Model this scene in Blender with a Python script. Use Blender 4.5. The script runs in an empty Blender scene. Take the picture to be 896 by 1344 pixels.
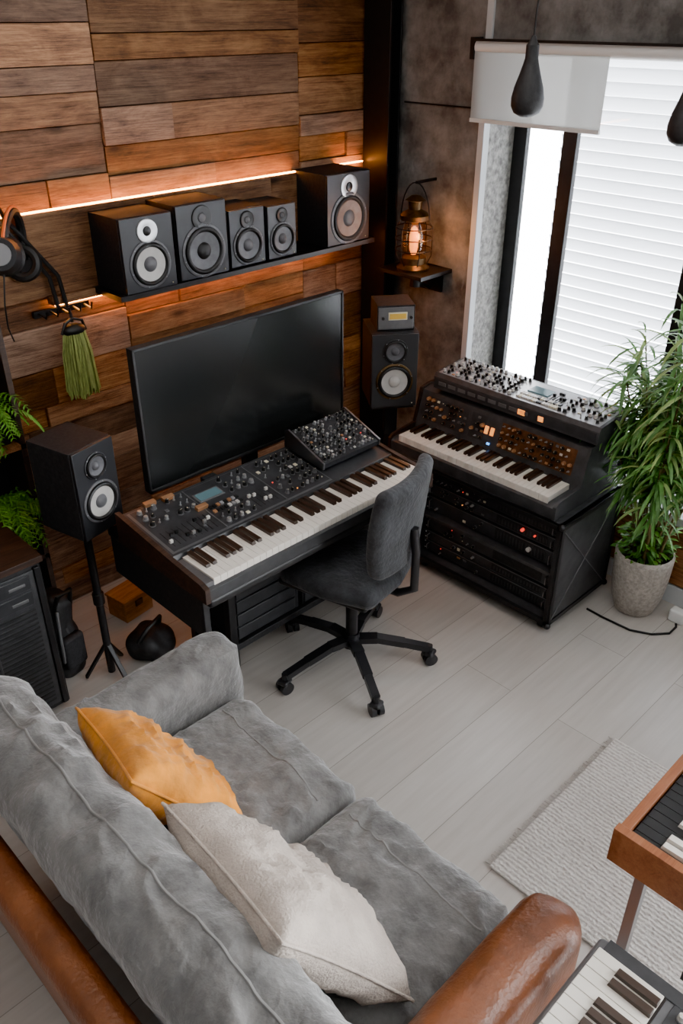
import bpy, bmesh, math, random
from mathutils import Vector, Matrix, noise
random.seed(7)
V=Vector
# ---------------------------------------------------------------- materials
def new_mat(name):
    m=bpy.data.materials.new(name); m.use_nodes=True
    nt=m.node_tree; return m,nt,nt.nodes['Principled BSDF']
def N(nt,t,**k):
    n=nt.nodes.new(t)
    for a,b in k.items():
        try: setattr(n,a,b)
        except Exception: pass
    return n
def mat(name,col,rough=.5,metal=0,nscale=0,namt=.15,bump=0,bscale=None,emit=None,estr=0,spec=None,coat=0,sheen=0,detail=6,vec=None,bdist=.01):
    m,nt,p=new_mat(name); L=nt.links
    p.inputs['Base Color'].default_value=(*col,1); p.inputs['Roughness'].default_value=rough
    p.inputs['Metallic'].default_value=metal
    if spec is not None: p.inputs['Specular IOR Level'].default_value=spec
    if coat: p.inputs['Coat Weight'].default_value=coat
    if sheen: p.inputs['Sheen Weight'].default_value=sheen
    if emit: p.inputs['Emission Color'].default_value=(*emit,1); p.inputs['Emission Strength'].default_value=estr
    tc=N(nt,'ShaderNodeTexCoord'); src=tc.outputs['Object']
    if vec:
        mp=N(nt,'ShaderNodeMapping'); mp.inputs['Scale'].default_value=vec; L.new(src,mp.inputs[0]); src=mp.outputs[0]
    if nscale:
        n=N(nt,'ShaderNodeTexNoise'); n.inputs['Scale'].default_value=nscale; n.inputs['Detail'].default_value=detail; n.inputs['Roughness'].default_value=.6
        L.new(src,n.inputs['Vector'])
        r=N(nt,'ShaderNodeValToRGB'); r.color_ramp.elements[0].position=.35; r.color_ramp.elements[1].position=.66
        r.color_ramp.elements[0].color=(*[c*(1-namt) for c in col],1); r.color_ramp.elements[1].color=(*[min(1,c*(1+namt)) for c in col],1)
        L.new(n.outputs['Fac'],r.inputs[0]); L.new(r.outputs[0],p.inputs['Base Color'])
    if bump:
        n2=N(nt,'ShaderNodeTexNoise'); n2.inputs['Scale'].default_value=bscale or nscale or 50; n2.inputs['Detail'].default_value=5
        L.new(src,n2.inputs['Vector'])
        b=N(nt,'ShaderNodeBump'); b.inputs['Strength'].default_value=bump; b.inputs['Distance'].default_value=bdist
        L.new(n2.outputs['Fac'],b.inputs['Height']); L.new(b.outputs[0],p.inputs['Normal'])
    return m
def wood_mat(name,dark,mid,light,axis='x',rough=.55,bump=.25,scale=1.0,knots=True,usernd=True):
    m,nt,p=new_mat(name); L=nt.links
    tc=N(nt,'ShaderNodeTexCoord')
    at=N(nt,'ShaderNodeAttribute'); at.attribute_name='rnd'
    add=N(nt,'ShaderNodeVectorMath',operation='ADD')
    sc=N(nt,'ShaderNodeVectorMath',operation='SCALE'); sc.inputs['Scale'].default_value=13.7
    L.new(at.outputs['Color'],sc.inputs[0]); L.new(tc.outputs['Object'],add.inputs[0]); L.new(sc.outputs[0],add.inputs[1])
    def mapn(s):
        mp=N(nt,'ShaderNodeMapping'); s={'x':(s[0],s[1],s[1]),'y':(s[1],s[0],s[1]),'z':(s[1],s[1],s[0])}[axis]
        mp.inputs['Scale'].default_value=[a*scale for a in s]; L.new(add.outputs[0],mp.inputs[0]); return mp
    def noi(s,sc_,det,ro,di):
        n=N(nt,'ShaderNodeTexNoise'); n.inputs['Scale'].default_value=sc_; n.inputs['Detail'].default_value=det; n.inputs['Roughness'].default_value=ro; n.inputs['Distortion'].default_value=di
        L.new(mapn(s).outputs[0],n.inputs['Vector']); return n
    n=noi((1.3,26),1.6,10,.78,.9)
    n_f=noi((6,150),1.5,6,.8,.2)
    n_b=noi((3.2,7),1.4,9,.7,.7)
    a1=N(nt,'ShaderNodeMath',operation='MULTIPLY_ADD'); a1.inputs[1].default_value=.32; L.new(n_f.outputs['Fac'],a1.inputs[0]); 
    a0=N(nt,'ShaderNodeMath',operation='MULTIPLY'); a0.inputs[1].default_value=.38; L.new(n.outputs['Fac'],a0.inputs[0]); L.new(a0.outputs[0],a1.inputs[2])
    a2=N(nt,'ShaderNodeMath',operation='MULTIPLY_ADD'); a2.inputs[1].default_value=.30; L.new(n_b.outputs['Fac'],a2.inputs[0]); L.new(a1.outputs[0],a2.inputs[2])
    r=N(nt,'ShaderNodeValToRGB'); e=r.color_ramp.elements
    e[0].position=.40; e[0].color=(*dark,1); e[1].position=.60; e[1].color=(*light,1)
    x=e.new(.49); x.color=(*mid,1); L.new(a2.outputs[0],r.inputs[0])
    last=r.outputs[0]
    if knots:
        mp2=mapn((2.4,6.5))
        v=N(nt,'ShaderNodeTexVoronoi'); v.inputs['Scale'].default_value=1.0; L.new(mp2.outputs[0],v.inputs['Vector'])
        r2=N(nt,'ShaderNodeValToRGB'); r2.color_ramp.elements[0].position=.04; r2.color_ramp.elements[0].color=(.10,.07,.06,1); r2.color_ramp.elements[1].position=.15; r2.color_ramp.elements[1].color=(1,1,1,1)
        L.new(v.outputs['Distance'],r2.inputs[0])
        mx=N(nt,'ShaderNodeMix',data_type='RGBA',blend_type='MULTIPLY'); mx.inputs[0].default_value=.85
        L.new(last,mx.inputs[6]); L.new(r2.outputs[0],mx.inputs[7]); last=mx.outputs[2]
    if usernd:
        sep=N(nt,'ShaderNodeSeparateColor'); L.new(at.outputs['Color'],sep.inputs[0])
        mr=N(nt,'ShaderNodeMapRange'); mr.inputs[3].default_value=.55; mr.inputs[4].default_value=1.5; L.new(sep.outputs[0],mr.inputs[0])
        hs=N(nt,'ShaderNodeHueSaturation'); L.new(last,hs.inputs['Color']); L.new(mr.outputs[0],hs.inputs['Value'])
        mr2=N(nt,'ShaderNodeMapRange'); mr2.inputs[3].default_value=.72; mr2.inputs[4].default_value=1.12; L.new(sep.outputs[1],mr2.inputs[0]); L.new(mr2.outputs[0],hs.inputs['Saturation'])
        last=hs.outputs[0]
    L.new(last,p.inputs['Base Color']); p.inputs['Roughness'].default_value=rough
    b=N(nt,'ShaderNodeBump'); b.inputs['Strength'].default_value=bump; b.inputs['Distance'].default_value=.014
    L.new(a2.outputs[0],b.inputs['Height']); L.new(b.outputs[0],p.inputs['Normal'])
    return m
def glass_mat(name,tint=(1,1,1),gl=.08):
    m=bpy.data.materials.new(name); m.use_nodes=True; nt=m.node_tree; nt.nodes.clear()
    o=N(nt,'ShaderNodeOutputMaterial'); t=N(nt,'ShaderNodeBsdfTransparent'); g=N(nt,'ShaderNodeBsdfGlossy'); x=N(nt,'ShaderNodeMixShader')
    t.inputs[0].default_value=(*tint,1); g.inputs['Roughness'].default_value=.03; x.inputs[0].default_value=gl
    nt.links.new(t.outputs[0],x.inputs[1]); nt.links.new(g.outputs[0],x.inputs[2]); nt.links.new(x.outputs[0],o.inputs[0]); return m
def translucent_mat(name,col,f=.5,transp=0):
    m=bpy.data.materials.new(name); m.use_nodes=True; nt=m.node_tree; nt.nodes.clear()
    o=N(nt,'ShaderNodeOutputMaterial'); d=N(nt,'ShaderNodeBsdfDiffuse'); t=N(nt,'ShaderNodeBsdfTranslucent'); x=N(nt,'ShaderNodeMixShader')
    d.inputs[0].default_value=(*col,1); t.inputs[0].default_value=(*col,1); x.inputs[0].default_value=f
    nt.links.new(d.outputs[0],x.inputs[1]); nt.links.new(t.outputs[0],x.inputs[2]); out=x.outputs[0]
    if transp:
        tr=N(nt,'ShaderNodeBsdfTransparent'); y=N(nt,'ShaderNodeMixShader'); y.inputs[0].default_value=transp
        nt.links.new(out,y.inputs[1]); nt.links.new(tr.outputs[0],y.inputs[2]); out=y.outputs[0]
    nt.links.new(out,o.inputs[0]); return m

M={}
M['wood']=wood_mat('reclaimed_wood',(.065,.024,.010),(.26,.115,.046),(.50,.26,.115),bump=.9,rough=.65)
M['wood_y']=wood_mat('oak_trim',(.08,.03,.012),(.25,.11,.045),(.42,.22,.1),axis='y',knots=False,usernd=False)
M['wood_dk']=wood_mat('walnut_dark',(.012,.006,.004),(.035,.017,.01),(.07,.035,.02),axis='x',knots=False,usernd=False,bump=.1)
M['wood_red']=wood_mat('mahogany',(.19,.062,.025),(.28,.10,.042),(.35,.135,.062),axis='x',rough=.3,knots=False,usernd=False,bump=.05)
M['concrete']=mat('concrete_dark',(.16,.157,.15),.75,nscale=8,namt=.5,bump=.7,bscale=34,detail=13)
M['concrete2']=mat('concrete_rough',(.36,.35,.33),.9,nscale=34,namt=.45,bump=1,bscale=80,detail=10)
M['gap']=mat('dark_backing',(.012,.008,.006),.9)
M['white']=mat('white_paint',(.8,.8,.78),.5,nscale=3,namt=.03)
M['trimw']=mat('trim_grey_white',(.6,.62,.63),.5,nscale=3,namt=.03)
M['black']=mat('black_metal',(.014,.014,.015),.42,nscale=30,namt=.2)
M['blackm']=mat('black_matte',(.022,.022,.023),.6,nscale=60,namt=.3,bump=.1,bscale=300)
M['case']=mat('case_grey',(.055,.056,.059),.42,nscale=20,namt=.25,bump=.1,bscale=200)
M['cab']=mat('speaker_vinyl',(.028,.028,.03),.7,nscale=80,namt=.25,bump=.15,bscale=260,spec=.3)
M['baffle']=mat('speaker_baffle',(.024,.025,.028),.38)
M['rubber']=mat('rubber',(.012,.012,.012),.45)
M['cone_d']=mat('cone_dark',(.11,.11,.118),.4,nscale=40,namt=.2)
M['cone_l']=mat('cone_light',(.55,.53,.50),.45,nscale=20,namt=.08)
M['silver']=mat('silver',(.6,.6,.6),.3,metal=.9)
M['chrome']=mat('brushed_steel',(.35,.35,.36),.3,metal=1)
M['screen']=mat('screen_glass',(.016,.017,.017),.2,spec=.5)
M['ivory']=mat('ivory_key',(.82,.77,.69),.3)
M['ebony']=mat('ebony_key',(.04,.022,.014),.3)
M['panel']=mat('synth_panel',(.04,.041,.044),.38,nscale=25,namt=.2)
M['panelg']=mat('panel_grey',(.15,.15,.155),.36,nscale=25,namt=.1,metal=.3)
M['panell']=mat('panel_light',(.36,.36,.37),.33,nscale=25,namt=.1,metal=.3)
M['panelb']=mat('panel_bronze',(.12,.052,.022),.4,nscale=30,namt=.4,metal=.2)
M['knob']=mat('knob_black',(.014,.014,.014),.35)
M['knobw']=mat('knob_pale',(.6,.58,.54),.4)
M['copper']=mat('copper_mark',(.5,.25,.12),.4,metal=.5)
M['lcd']=mat('lcd_display',(.05,.09,.10),.2,emit=(.25,.45,.5),estr=.25)
M['led']=mat('led_amber',(1,.4,.1),.4,emit=(1,.32,.06),estr=1.8)
M['ledr']=mat('led_red',(1,.1,.08),.4,emit=(1,.05,.03),estr=1.6)
M['ledb']=mat('led_blue',(.2,.5,1),.4,emit=(.1,.4,1),estr=4)
M['strip']=mat('led_strip_warm',(1,.6,.25),.4,emit=(1,.33,.055),estr=66)
M['flame']=mat('filament',(1,.5,.1),.4,emit=(1,.33,.07),estr=3.2)
M['sofa']=mat('suede_grey',(.132,.128,.122),.8,nscale=13,namt=.34,bump=.9,bscale=24,sheen=.55,detail=10,bdist=.014)
M['sofa_l']=mat('suede_piping',(.19,.186,.178),.85)
M['leather']=mat('tan_leather',(.175,.055,.019),.36,nscale=6,namt=.35,bump=.3,bscale=90)
M['mustard']=mat('mustard_velvet',(.68,.24,.004),.8,nscale=9,namt=.28,bump=.5,bscale=35,sheen=.2)
M['linen']=mat('linen_beige',(.5,.43,.37),.9,nscale=14,namt=.12,bump=.6,bscale=160)
M['chair']=mat('chair_fabric',(.036,.038,.042),.9,nscale=12,namt=.5,bump=.5,bscale=60,sheen=.15)
M['plastic']=mat('chair_plastic',(.018,.018,.02),.38)
M['leaf']=mat('leaf_green',(.10,.24,.055),.42,nscale=8,namt=.5)
M['leaf2']=mat('fern_green',(.11,.27,.03),.5,nscale=8,namt=.45)
M['leaf3']=mat('leaf_yellow',(.28,.40,.13),.5,nscale=8,namt=.3)
M['stem']=mat('stem',(.16,.12,.05),.7,nscale=20,namt=.3)
M['soil']=mat('soil',(.03,.02,.014),.95,nscale=60,namt=.5,bump=1)
M['pot']=mat('stoneware_pot',(.40,.365,.32),.75,nscale=70,namt=.25,bump=.4,bscale=120)
M['tassel']=mat('tassel_green',(.3,.35,.10),.8,nscale=200,namt=.4,vec=(1,1,.1))
M['cream']=mat('label_cream',(.75,.68,.5),.5)
M['yellow']=mat('label_yellow',(.8,.5,.08),.5)
M['brass']=mat('aged_brass',(.14,.09,.045),.4,metal=.8,nscale=20,namt=.4)
M['glass']=glass_mat('window_glass',gl=.05)
M['lglass']=glass_mat('lantern_glass',(1,.8,.6),.12)
M['slat']=translucent_mat('slat_white',(.88,.89,.91),.48)
M['shade']=translucent_mat('blind_fabric',(.6,.6,.58),.5,.12)
M['orange']=mat('orange_trim',(.8,.15,.03),.5)
M['boxwood']=wood_mat('box_wood',(.2,.09,.035),(.4,.18,.07),(.5,.25,.11),knots=False,usernd=False)
def floor_mat():
    m,nt,p=new_mat('floor_planks'); L=nt.links
    tc=N(nt,'ShaderNodeTexCoord'); br=N(nt,'ShaderNodeTexBrick'); L.new(tc.outputs['Object'],br.inputs['Vector'])
    br.offset=.37; br.inputs['Scale'].default_value=1; br.inputs['Brick Width'].default_value=1.35; br.inputs['Row Height'].default_value=.215
    br.inputs['Mortar Size'].default_value=.0014; br.inputs['Mortar Smooth'].default_value=.2
    br.inputs['Color1'].default_value=(.48,.445,.405,1); br.inputs['Color2'].default_value=(.545,.51,.47,1); br.inputs['Mortar'].default_value=(.28,.25,.22,1)
    mp=N(nt,'ShaderNodeMapping'); mp.inputs['Scale'].default_value=(1.2,14,1); L.new(tc.outputs['Object'],mp.inputs[0])
    n=N(nt,'ShaderNodeTexNoise'); n.inputs['Scale'].default_value=3; n.inputs['Detail'].default_value=8; L.new(mp.outputs[0],n.inputs['Vector'])
    r=N(nt,'ShaderNodeValToRGB'); r.color_ramp.elements[0].position=.3; r.color_ramp.elements[0].color=(.88,.87,.86,1); r.color_ramp.elements[1].position=.7; r.color_ramp.elements[1].color=(1,1,1,1)
    L.new(n.outputs['Fac'],r.inputs[0])
    mx=N(nt,'ShaderNodeMix',data_type='RGBA',blend_type='MULTIPLY'); mx.inputs[0].default_value=1
    L.new(br.outputs['Color'],mx.inputs[6]); L.new(r.outputs[0],mx.inputs[7]); L.new(mx.outputs[2],p.inputs['Base Color'])
    p.inputs['Roughness'].default_value=.33
    b=N(nt,'ShaderNodeBump'); b.inputs['Strength'].default_value=.3; b.inputs['Distance'].default_value=.002; b.invert=True
    L.new(br.outputs['Fac'],b.inputs['Height']); L.new(b.outputs[0],p.inputs['Normal'])
    return m
M['floor']=floor_mat()
def rug_mat():
    m,nt,p=new_mat('woven_rug'); L=nt.links
    tc=N(nt,'ShaderNodeTexCoord')
    w=N(nt,'ShaderNodeTexWave',bands_direction='X'); w.inputs['Scale'].default_value=20; w.inputs['Distortion'].default_value=3; w.inputs['Detail'].default_value=3; w.inputs['Detail Scale'].default_value=3; L.new(tc.outputs['Object'],w.inputs['Vector'])
    w2=N(nt,'ShaderNodeTexNoise'); w2.inputs['Scale'].default_value=110; w2.inputs['Detail'].default_value=3; L.new(tc.outputs['Object'],w2.inputs['Vector'])
    a=N(nt,'ShaderNodeMath',operation='MULTIPLY_ADD'); a.inputs[1].default_value=.45; L.new(w.outputs['Fac'],a.inputs[0]); L.new(w2.outputs['Fac'],a.inputs[2])
    r=N(nt,'ShaderNodeValToRGB'); r.color_ramp.elements[0].position=.3; r.color_ramp.elements[0].color=(.38,.35,.315,1); r.color_ramp.elements[1].color=(.66,.625,.58,1); r.color_ramp.elements[1].position=.95
    L.new(a.outputs[0],r.inputs[0]); L.new(r.outputs[0],p.inputs['Base Color']); p.inputs['Roughness'].default_value=.95
    b=N(nt,'ShaderNodeBump'); b.inputs['Strength'].default_value=.9; b.inputs['Distance'].default_value=.007; L.new(a.outputs[0],b.inputs['Height']); L.new(b.outputs[0],p.inputs['Normal'])
    return m
M['rug']=rug_mat()

# ---------------------------------------------------------------- builder
class B:
    def __init__(s,name): s.name=name; s.bm=bmesh.new(); s.mats=[]; s.rl=None
    def mi(s,m):
        m=M[m]
        if m not in s.mats: s.mats.append(m)
        return s.mats.index(m)
    def faces(s,vs,fs,m,rnd=None):
        i=s.mi(m); bv=[s.bm.verts.new(v) for v in vs]
        for f in fs:
            try:
                fc=s.bm.faces.new([bv[k] for k in f]); fc.material_index=i; fc.smooth=True
                if rnd is not None:
                    if s.rl is None: s.rl=s.bm.loops.layers.float_color.new('rnd')
                    for l in fc.loops: l[s.rl]=(*rnd,1)
            except ValueError: pass
        return bv
    def box(s,x0,x1,y0,y1,z0,z1,m,rnd=None):
        s.faces([(x0,y0,z0),(x1,y0,z0),(x1,y1,z0),(x0,y1,z0),(x0,y0,z1),(x1,y0,z1),(x1,y1,z1),(x0,y1,z1)],
          [(0,3,2,1),(4,5,6,7),(0,1,5,4),(1,2,6,5),(2,3,7,6),(3,0,4,7)],m,rnd)
    def obox(s,c,sz,R,m):
        c=V(c); h=[a/2 for a in sz]; vs=[]
        for z in(-1,1):
            for x,y in((-1,-1),(1,-1),(1,1),(-1,1)): vs.append(c+R@V((x*h[0],y*h[1],z*h[2])))
        s.faces(vs,[(0,3,2,1),(4,5,6,7),(0,1,5,4),(1,2,6,5),(2,3,7,6),(3,0,4,7)],m)
    def beam(s,p0,p1,w,t,m):
        p0=V(p0);p1=V(p1); d=(p1-p0); R=d.to_track_quat('X','Z').to_matrix(); s.obox((p0+p1)/2,(d.length,w,t),R,m)
    def prism(s,prof,x0,x1,m,mend=None):
        n=len(prof); vs=[(x0,y,z) for y,z in prof]+[(x1,y,z) for y,z in prof]
        s.faces(vs,[(i,(i+1)%n,n+(i+1)%n,n+i) for i in range(n)],m)
        s.faces([(x0,y,z) for y,z in prof],[tuple(range(n))],mend or m); s.faces([(x1,y,z) for y,z in prof],[tuple(range(n))],mend or m)
    def cyl(s,p0,p1,r0,m,r1=None,seg=16,cap=True):
        p0=V(p0);p1=V(p1); r1=r0 if r1 is None else r1
        R=(p1-p0).to_track_quat('Z','Y').to_matrix(); vs=[]
        for p,r in((p0,r0),(p1,r1)):
            for i in range(seg):
                a=2*math.pi*i/seg; vs.append(p+R@V((r*math.cos(a),r*math.sin(a),0)))
        fs=[(i,(i+1)%seg,seg+(i+1)%seg,seg+i) for i in range(seg)]
        if cap: fs+= [tuple(range(seg))[::-1],tuple(range(seg,2*seg))]
        s.faces(vs,fs,m)
    def lathe(s,c,prof,m,seg=28,R=None):
        c=V(c); R=R or Matrix.Identity(3); vs=[]; n=len(prof)
        for r,z in prof:
            for i in range(seg):
                a=2*math.pi*i/seg; vs.append(c+R@V((max(r,1e-5)*math.cos(a),max(r,1e-5)*math.sin(a),z)))
        fs=[]
        for j in range(n-1):
            for i in range(seg): fs.append((j*seg+i,j*seg+(i+1)%seg,(j+1)*seg+(i+1)%seg,(j+1)*seg+i))
        s.faces(vs,fs,m)
    def tube(s,pts,r,m,seg=8,closed=False):
        pts=[V(p) for p in pts]; n=len(pts); vs=[]; up=V((0,0,1)); prev=None
        for i,p in enumerate(pts):
            if closed: d=pts[(i+1)%n]-pts[i-1]
            else: d=pts[min(i+1,n-1)]-pts[max(i-1,0)]
            d.normalize()
            if prev is None:
                a=d.cross(up)
                if a.length<.05: a=d.cross(V((1,0,0)))
            else: a=prev-d*prev.dot(d)
            a.normalize(); prev=a; b=d.cross(a)
            rr=r[i] if isinstance(r,(list,tuple)) else r
            for k in range(seg):
                t=2*math.pi*k/seg; vs.append(p+a*rr*math.cos(t)+b*rr*math.sin(t))
        fs=[]
        for j in range(n if closed else n-1):
            j2=(j+1)%n
            for i in range(seg): fs.append((j*seg+i,j*seg+(i+1)%seg,j2*seg+(i+1)%seg,j2*seg+i))
        if not closed: fs+=[tuple(range(seg))[::-1],tuple(range((n-1)*seg,n*seg))]
        s.faces(vs,fs,m)
    def sph(s,c,r,m,sc=(1,1,1),seg=18):
        pr=[(math.sin(math.pi*i/12),-math.cos(math.pi*i/12)) for i in range(13)]
        R=Matrix.Diagonal((r*sc[0],r*sc[1],r*sc[2])); s.lathe(c,pr,m,seg,R)
    def rbox(s,c,size,r,m,R=None,n=8,f=None):
        c=V(c); R=R or Matrix.Identity(3); h=[a/2 for a in size]
        r=min(r,min(h)*.999); T=[0,.2,.41,.67,1.0]
        ax=[]
        for k in range(3):
            i=h[k]-r; L=[-i-r*t for t in reversed(T)]; nn=n if isinstance(n,int) else n[k]
            if i>1e-4: L+=[-i+2*i*j/nn for j in range(1,nn)]+[i+r*t for t in T]
            else: L+=[i+r*t for t in T[1:]]
            ax.append(L)
        idx={}; vs=[]; fs=[]
        def vid(p):
            k=tuple(round(a,6) for a in p)
            if k not in idx:
                inn=V([max(-(h[q]-r),min(h[q]-r,p[q])) for q in range(3)]); d=V(p)-inn
                if d.length>0: d=d.normalized()*r
                q=inn+d
                if f: q=f(q)
                idx[k]=len(vs); vs.append(c+R@q)
            return idx[k]
        for a in range(3):
            b,d=(a+1)%3,(a+2)%3
            for sgn in(-1,1):
                for i in range(len(ax[b])-1):
                    for j in range(len(ax[d])-1):
                        q=[]
                        for u,w in((i,j),(i+1,j),(i+1,j+1),(i,j+1)):
                            p=[0,0,0]; p[a]=sgn*h[a]; p[b]=ax[b][u]; p[d]=ax[d][w]; q.append(vid(p))
                        if sgn<0: q=q[::-1]
                        fs.append(tuple(q))
        s.faces(vs,fs,m)
    def leaf(s,base,d,L,w,droop,m,seg=4,fold=.25,ymax=None,xmax=None):
        p=V(base); d=V(d).normalized(); vs=[]; fs=[]
        for i in range(seg+1):
            t=i/seg; ww=w*math.sin(math.pi*min(1,.12+t*.88))**.7*(1 if t<1 else .05)
            sd=d.cross(V((0,0,1)))
            if sd.length<.01: sd=V((1,0,0))
            sd.normalize(); up=sd.cross(d)
            vs+=[p-sd*ww/2+up*ww*fold,p.copy(),p+sd*ww/2+up*ww*fold]
            d=(d+V((0,0,-droop/seg))).normalized(); p=p+d*L/seg
            if ymax is not None and p.y>ymax: p.y=ymax
            if xmax is not None and p.x>xmax: p.x=xmax
        for i in range(seg):
            a=i*3; fs+=[(a,a+1,a+4,a+3),(a+1,a+2,a+5,a+4)]
        s.faces(vs,fs,m)
    def done(s,loc=(0,0,0),rz=0,bevel=0,ang=35,rot=None,wn=False):
        me=bpy.data.meshes.new(s.name); bmesh.ops.recalc_face_normals(s.bm,faces=s.bm.faces)
        s.bm.to_mesh(me); s.bm.free()
        for m in s.mats: me.materials.append(m)
        me.set_sharp_from_angle(angle=math.radians(ang))
        o=bpy.data.objects.new(s.name,me); bpy.context.scene.collection.objects.link(o)
        o.location=loc; o.rotation_euler=rot or (0,0,rz)
        if bevel:
            b=o.modifiers.new('bevel','BEVEL'); b.width=bevel; b.segments=2; b.limit_method='ANGLE'; b.angle_limit=math.radians(50)
        return o
RX=lambda a:Matrix.Rotation(a,3,'X'); RY=lambda a:Matrix.Rotation(a,3,'Y'); RZ=lambda a:Matrix.Rotation(a,3,'Z')
FRONT=RX(math.radians(90))
rr3=lambda:(random.random(),random.random(),random.random())

# ---------------------------------------------------------------- room shell
YW=3.04; XW=3.2; CE=3.0
b=B('floor'); b.box(-1.5,3.6,-1.5,3.3,-.1,0,'floor'); b.done()
b=B('ceiling'); b.box(-1.5,3.6,-1.5,3.3,CE,CE+.1,'white'); b.done()
b=B('wall_wood')
b.box(-1.5,XW,YW,YW+.2,0,CE,'gap')
segs=[-1.5,-.25,.75,1.735,2.71,XW-.001]
for k in range(len(segs)-1):
    z=0.0
    while z<CE-.02:
        hgt=random.choice([.085,.105,.13,.15,.17]); z1=min(CE,z+hgt)
        cuts=[segs[k],segs[k+1]]
        if random.random()<(.55 if z<1.3 else .10): cuts.insert(1,random.uniform(segs[k]+.2,max(segs[k]+.21,segs[k+1]-.2)))
        for q in range(len(cuts)-1):
            th=random.uniform(.012,.028)
            b.box(cuts[q]+.0018,cuts[q+1]-.0018,YW-th,YW+.01,z+.0016,z1-.0016,'wood',rr3())
        z=z1
b.done(bevel=.002)
OY0,OY1,OZ0,OZ1=-.9,2.39,.42,2.17
b=B('wall_window')
b.box(XW,XW+.3,OY1,YW+.2,0,CE,'concrete')
b.box(XW,XW+.3,-1.5,OY1,OZ1,CE,'concrete')
b.box(XW,XW+.3,-1.5,OY1,0,OZ0,'concrete2')
b.box(XW,XW+.3,-1.5,OY0,OZ0,OZ1,'concrete')
b.box(XW+.005,XW+.24,OY1-.012,OY1,OZ0,OZ1,'concrete2')
b.done()
b=B('trim_1'); b.box(XW-.012,XW+.03,OY1-.018,OY1+.014,OZ0-.02,CE,'trimw'); b.done(bevel=.002)
b=B('trim_2'); b.box(XW-.006,XW,OY1+.02,2.84,1.93,1.936,'gap'); b.done()
b=B('trim_3')
b.box(XW-.03,XW+.24,OY0,OY1-.013,OZ0-.03,OZ0+.012,'trimw')
for i in range(3): b.box(XW-.02,XW-.001,OY0,OY1-.03,.10+i*.095,.19+i*.095,'wood_y')
b.done(bevel=.003)
b=B('baseboard_window'); b.box(XW-.02,XW,-.9,2.84,0,.09,'trimw'); b.done(bevel=.003)
b=B('steel_column')
b.box(XW-.10,XW-.085,2.85,YW-.03,0,CE,'black'); b.box(XW-.03,XW-.021,2.85,YW-.03,0,CE,'black'); b.box(XW-.09,XW-.02,2.925,2.945,0,CE,'black')
b.done(bevel=.002)
b=B('window_1')
XG=XW+.22
def fr(y0,y1,z0,z1,d=.03): b.box(XG,XG+d,y0,y1,z0,z1,'black')
fr(OY0,OY1-.012,OZ0+.01,OZ0+.07); fr(OY0,OY1-.012,OZ1-.04,OZ1)
fr(OY1-.08,OY1-.012,OZ0,OZ1)
for y in(2.055,1.42,.75,.1,-.5): fr(y,y+.07,OZ0,OZ1)
b.box(XG+.015,XG+.019,OY0,OY1-.02,OZ0,OZ1,'glass')
b.done(bevel=.002)
b=B('exterior_louvre_screen')
z=.02
while z<2.9:
    b.obox((3.80,.65,z),(.062,3.42,.004),RY(math.radians(68)),'slat'); z+=.058
for y in(1.0,0,-.75): b.box(3.825,3.84,y-.01,y+.01,-.1,2.9,'slat')
b.done()
b=B('roller_blind')
b.cyl((XW-.032,OY0,2.165),(XW-.032,2.43,2.165),.026,'white',seg=16)
b.box(XW-.06,XW-.001,2.42,2.44,2.12,2.2,'black')
b.box(XW-.066,XW-.062,OY0,2.43,2.186,2.196,'black')
b.box(XW-.052,XW-.050,1.80,2.42,1.895,2.15,'shade')
b.box(XW-.057,XW-.045,1.80,2.42,1.885,1.9,'white')
b.done()

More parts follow.
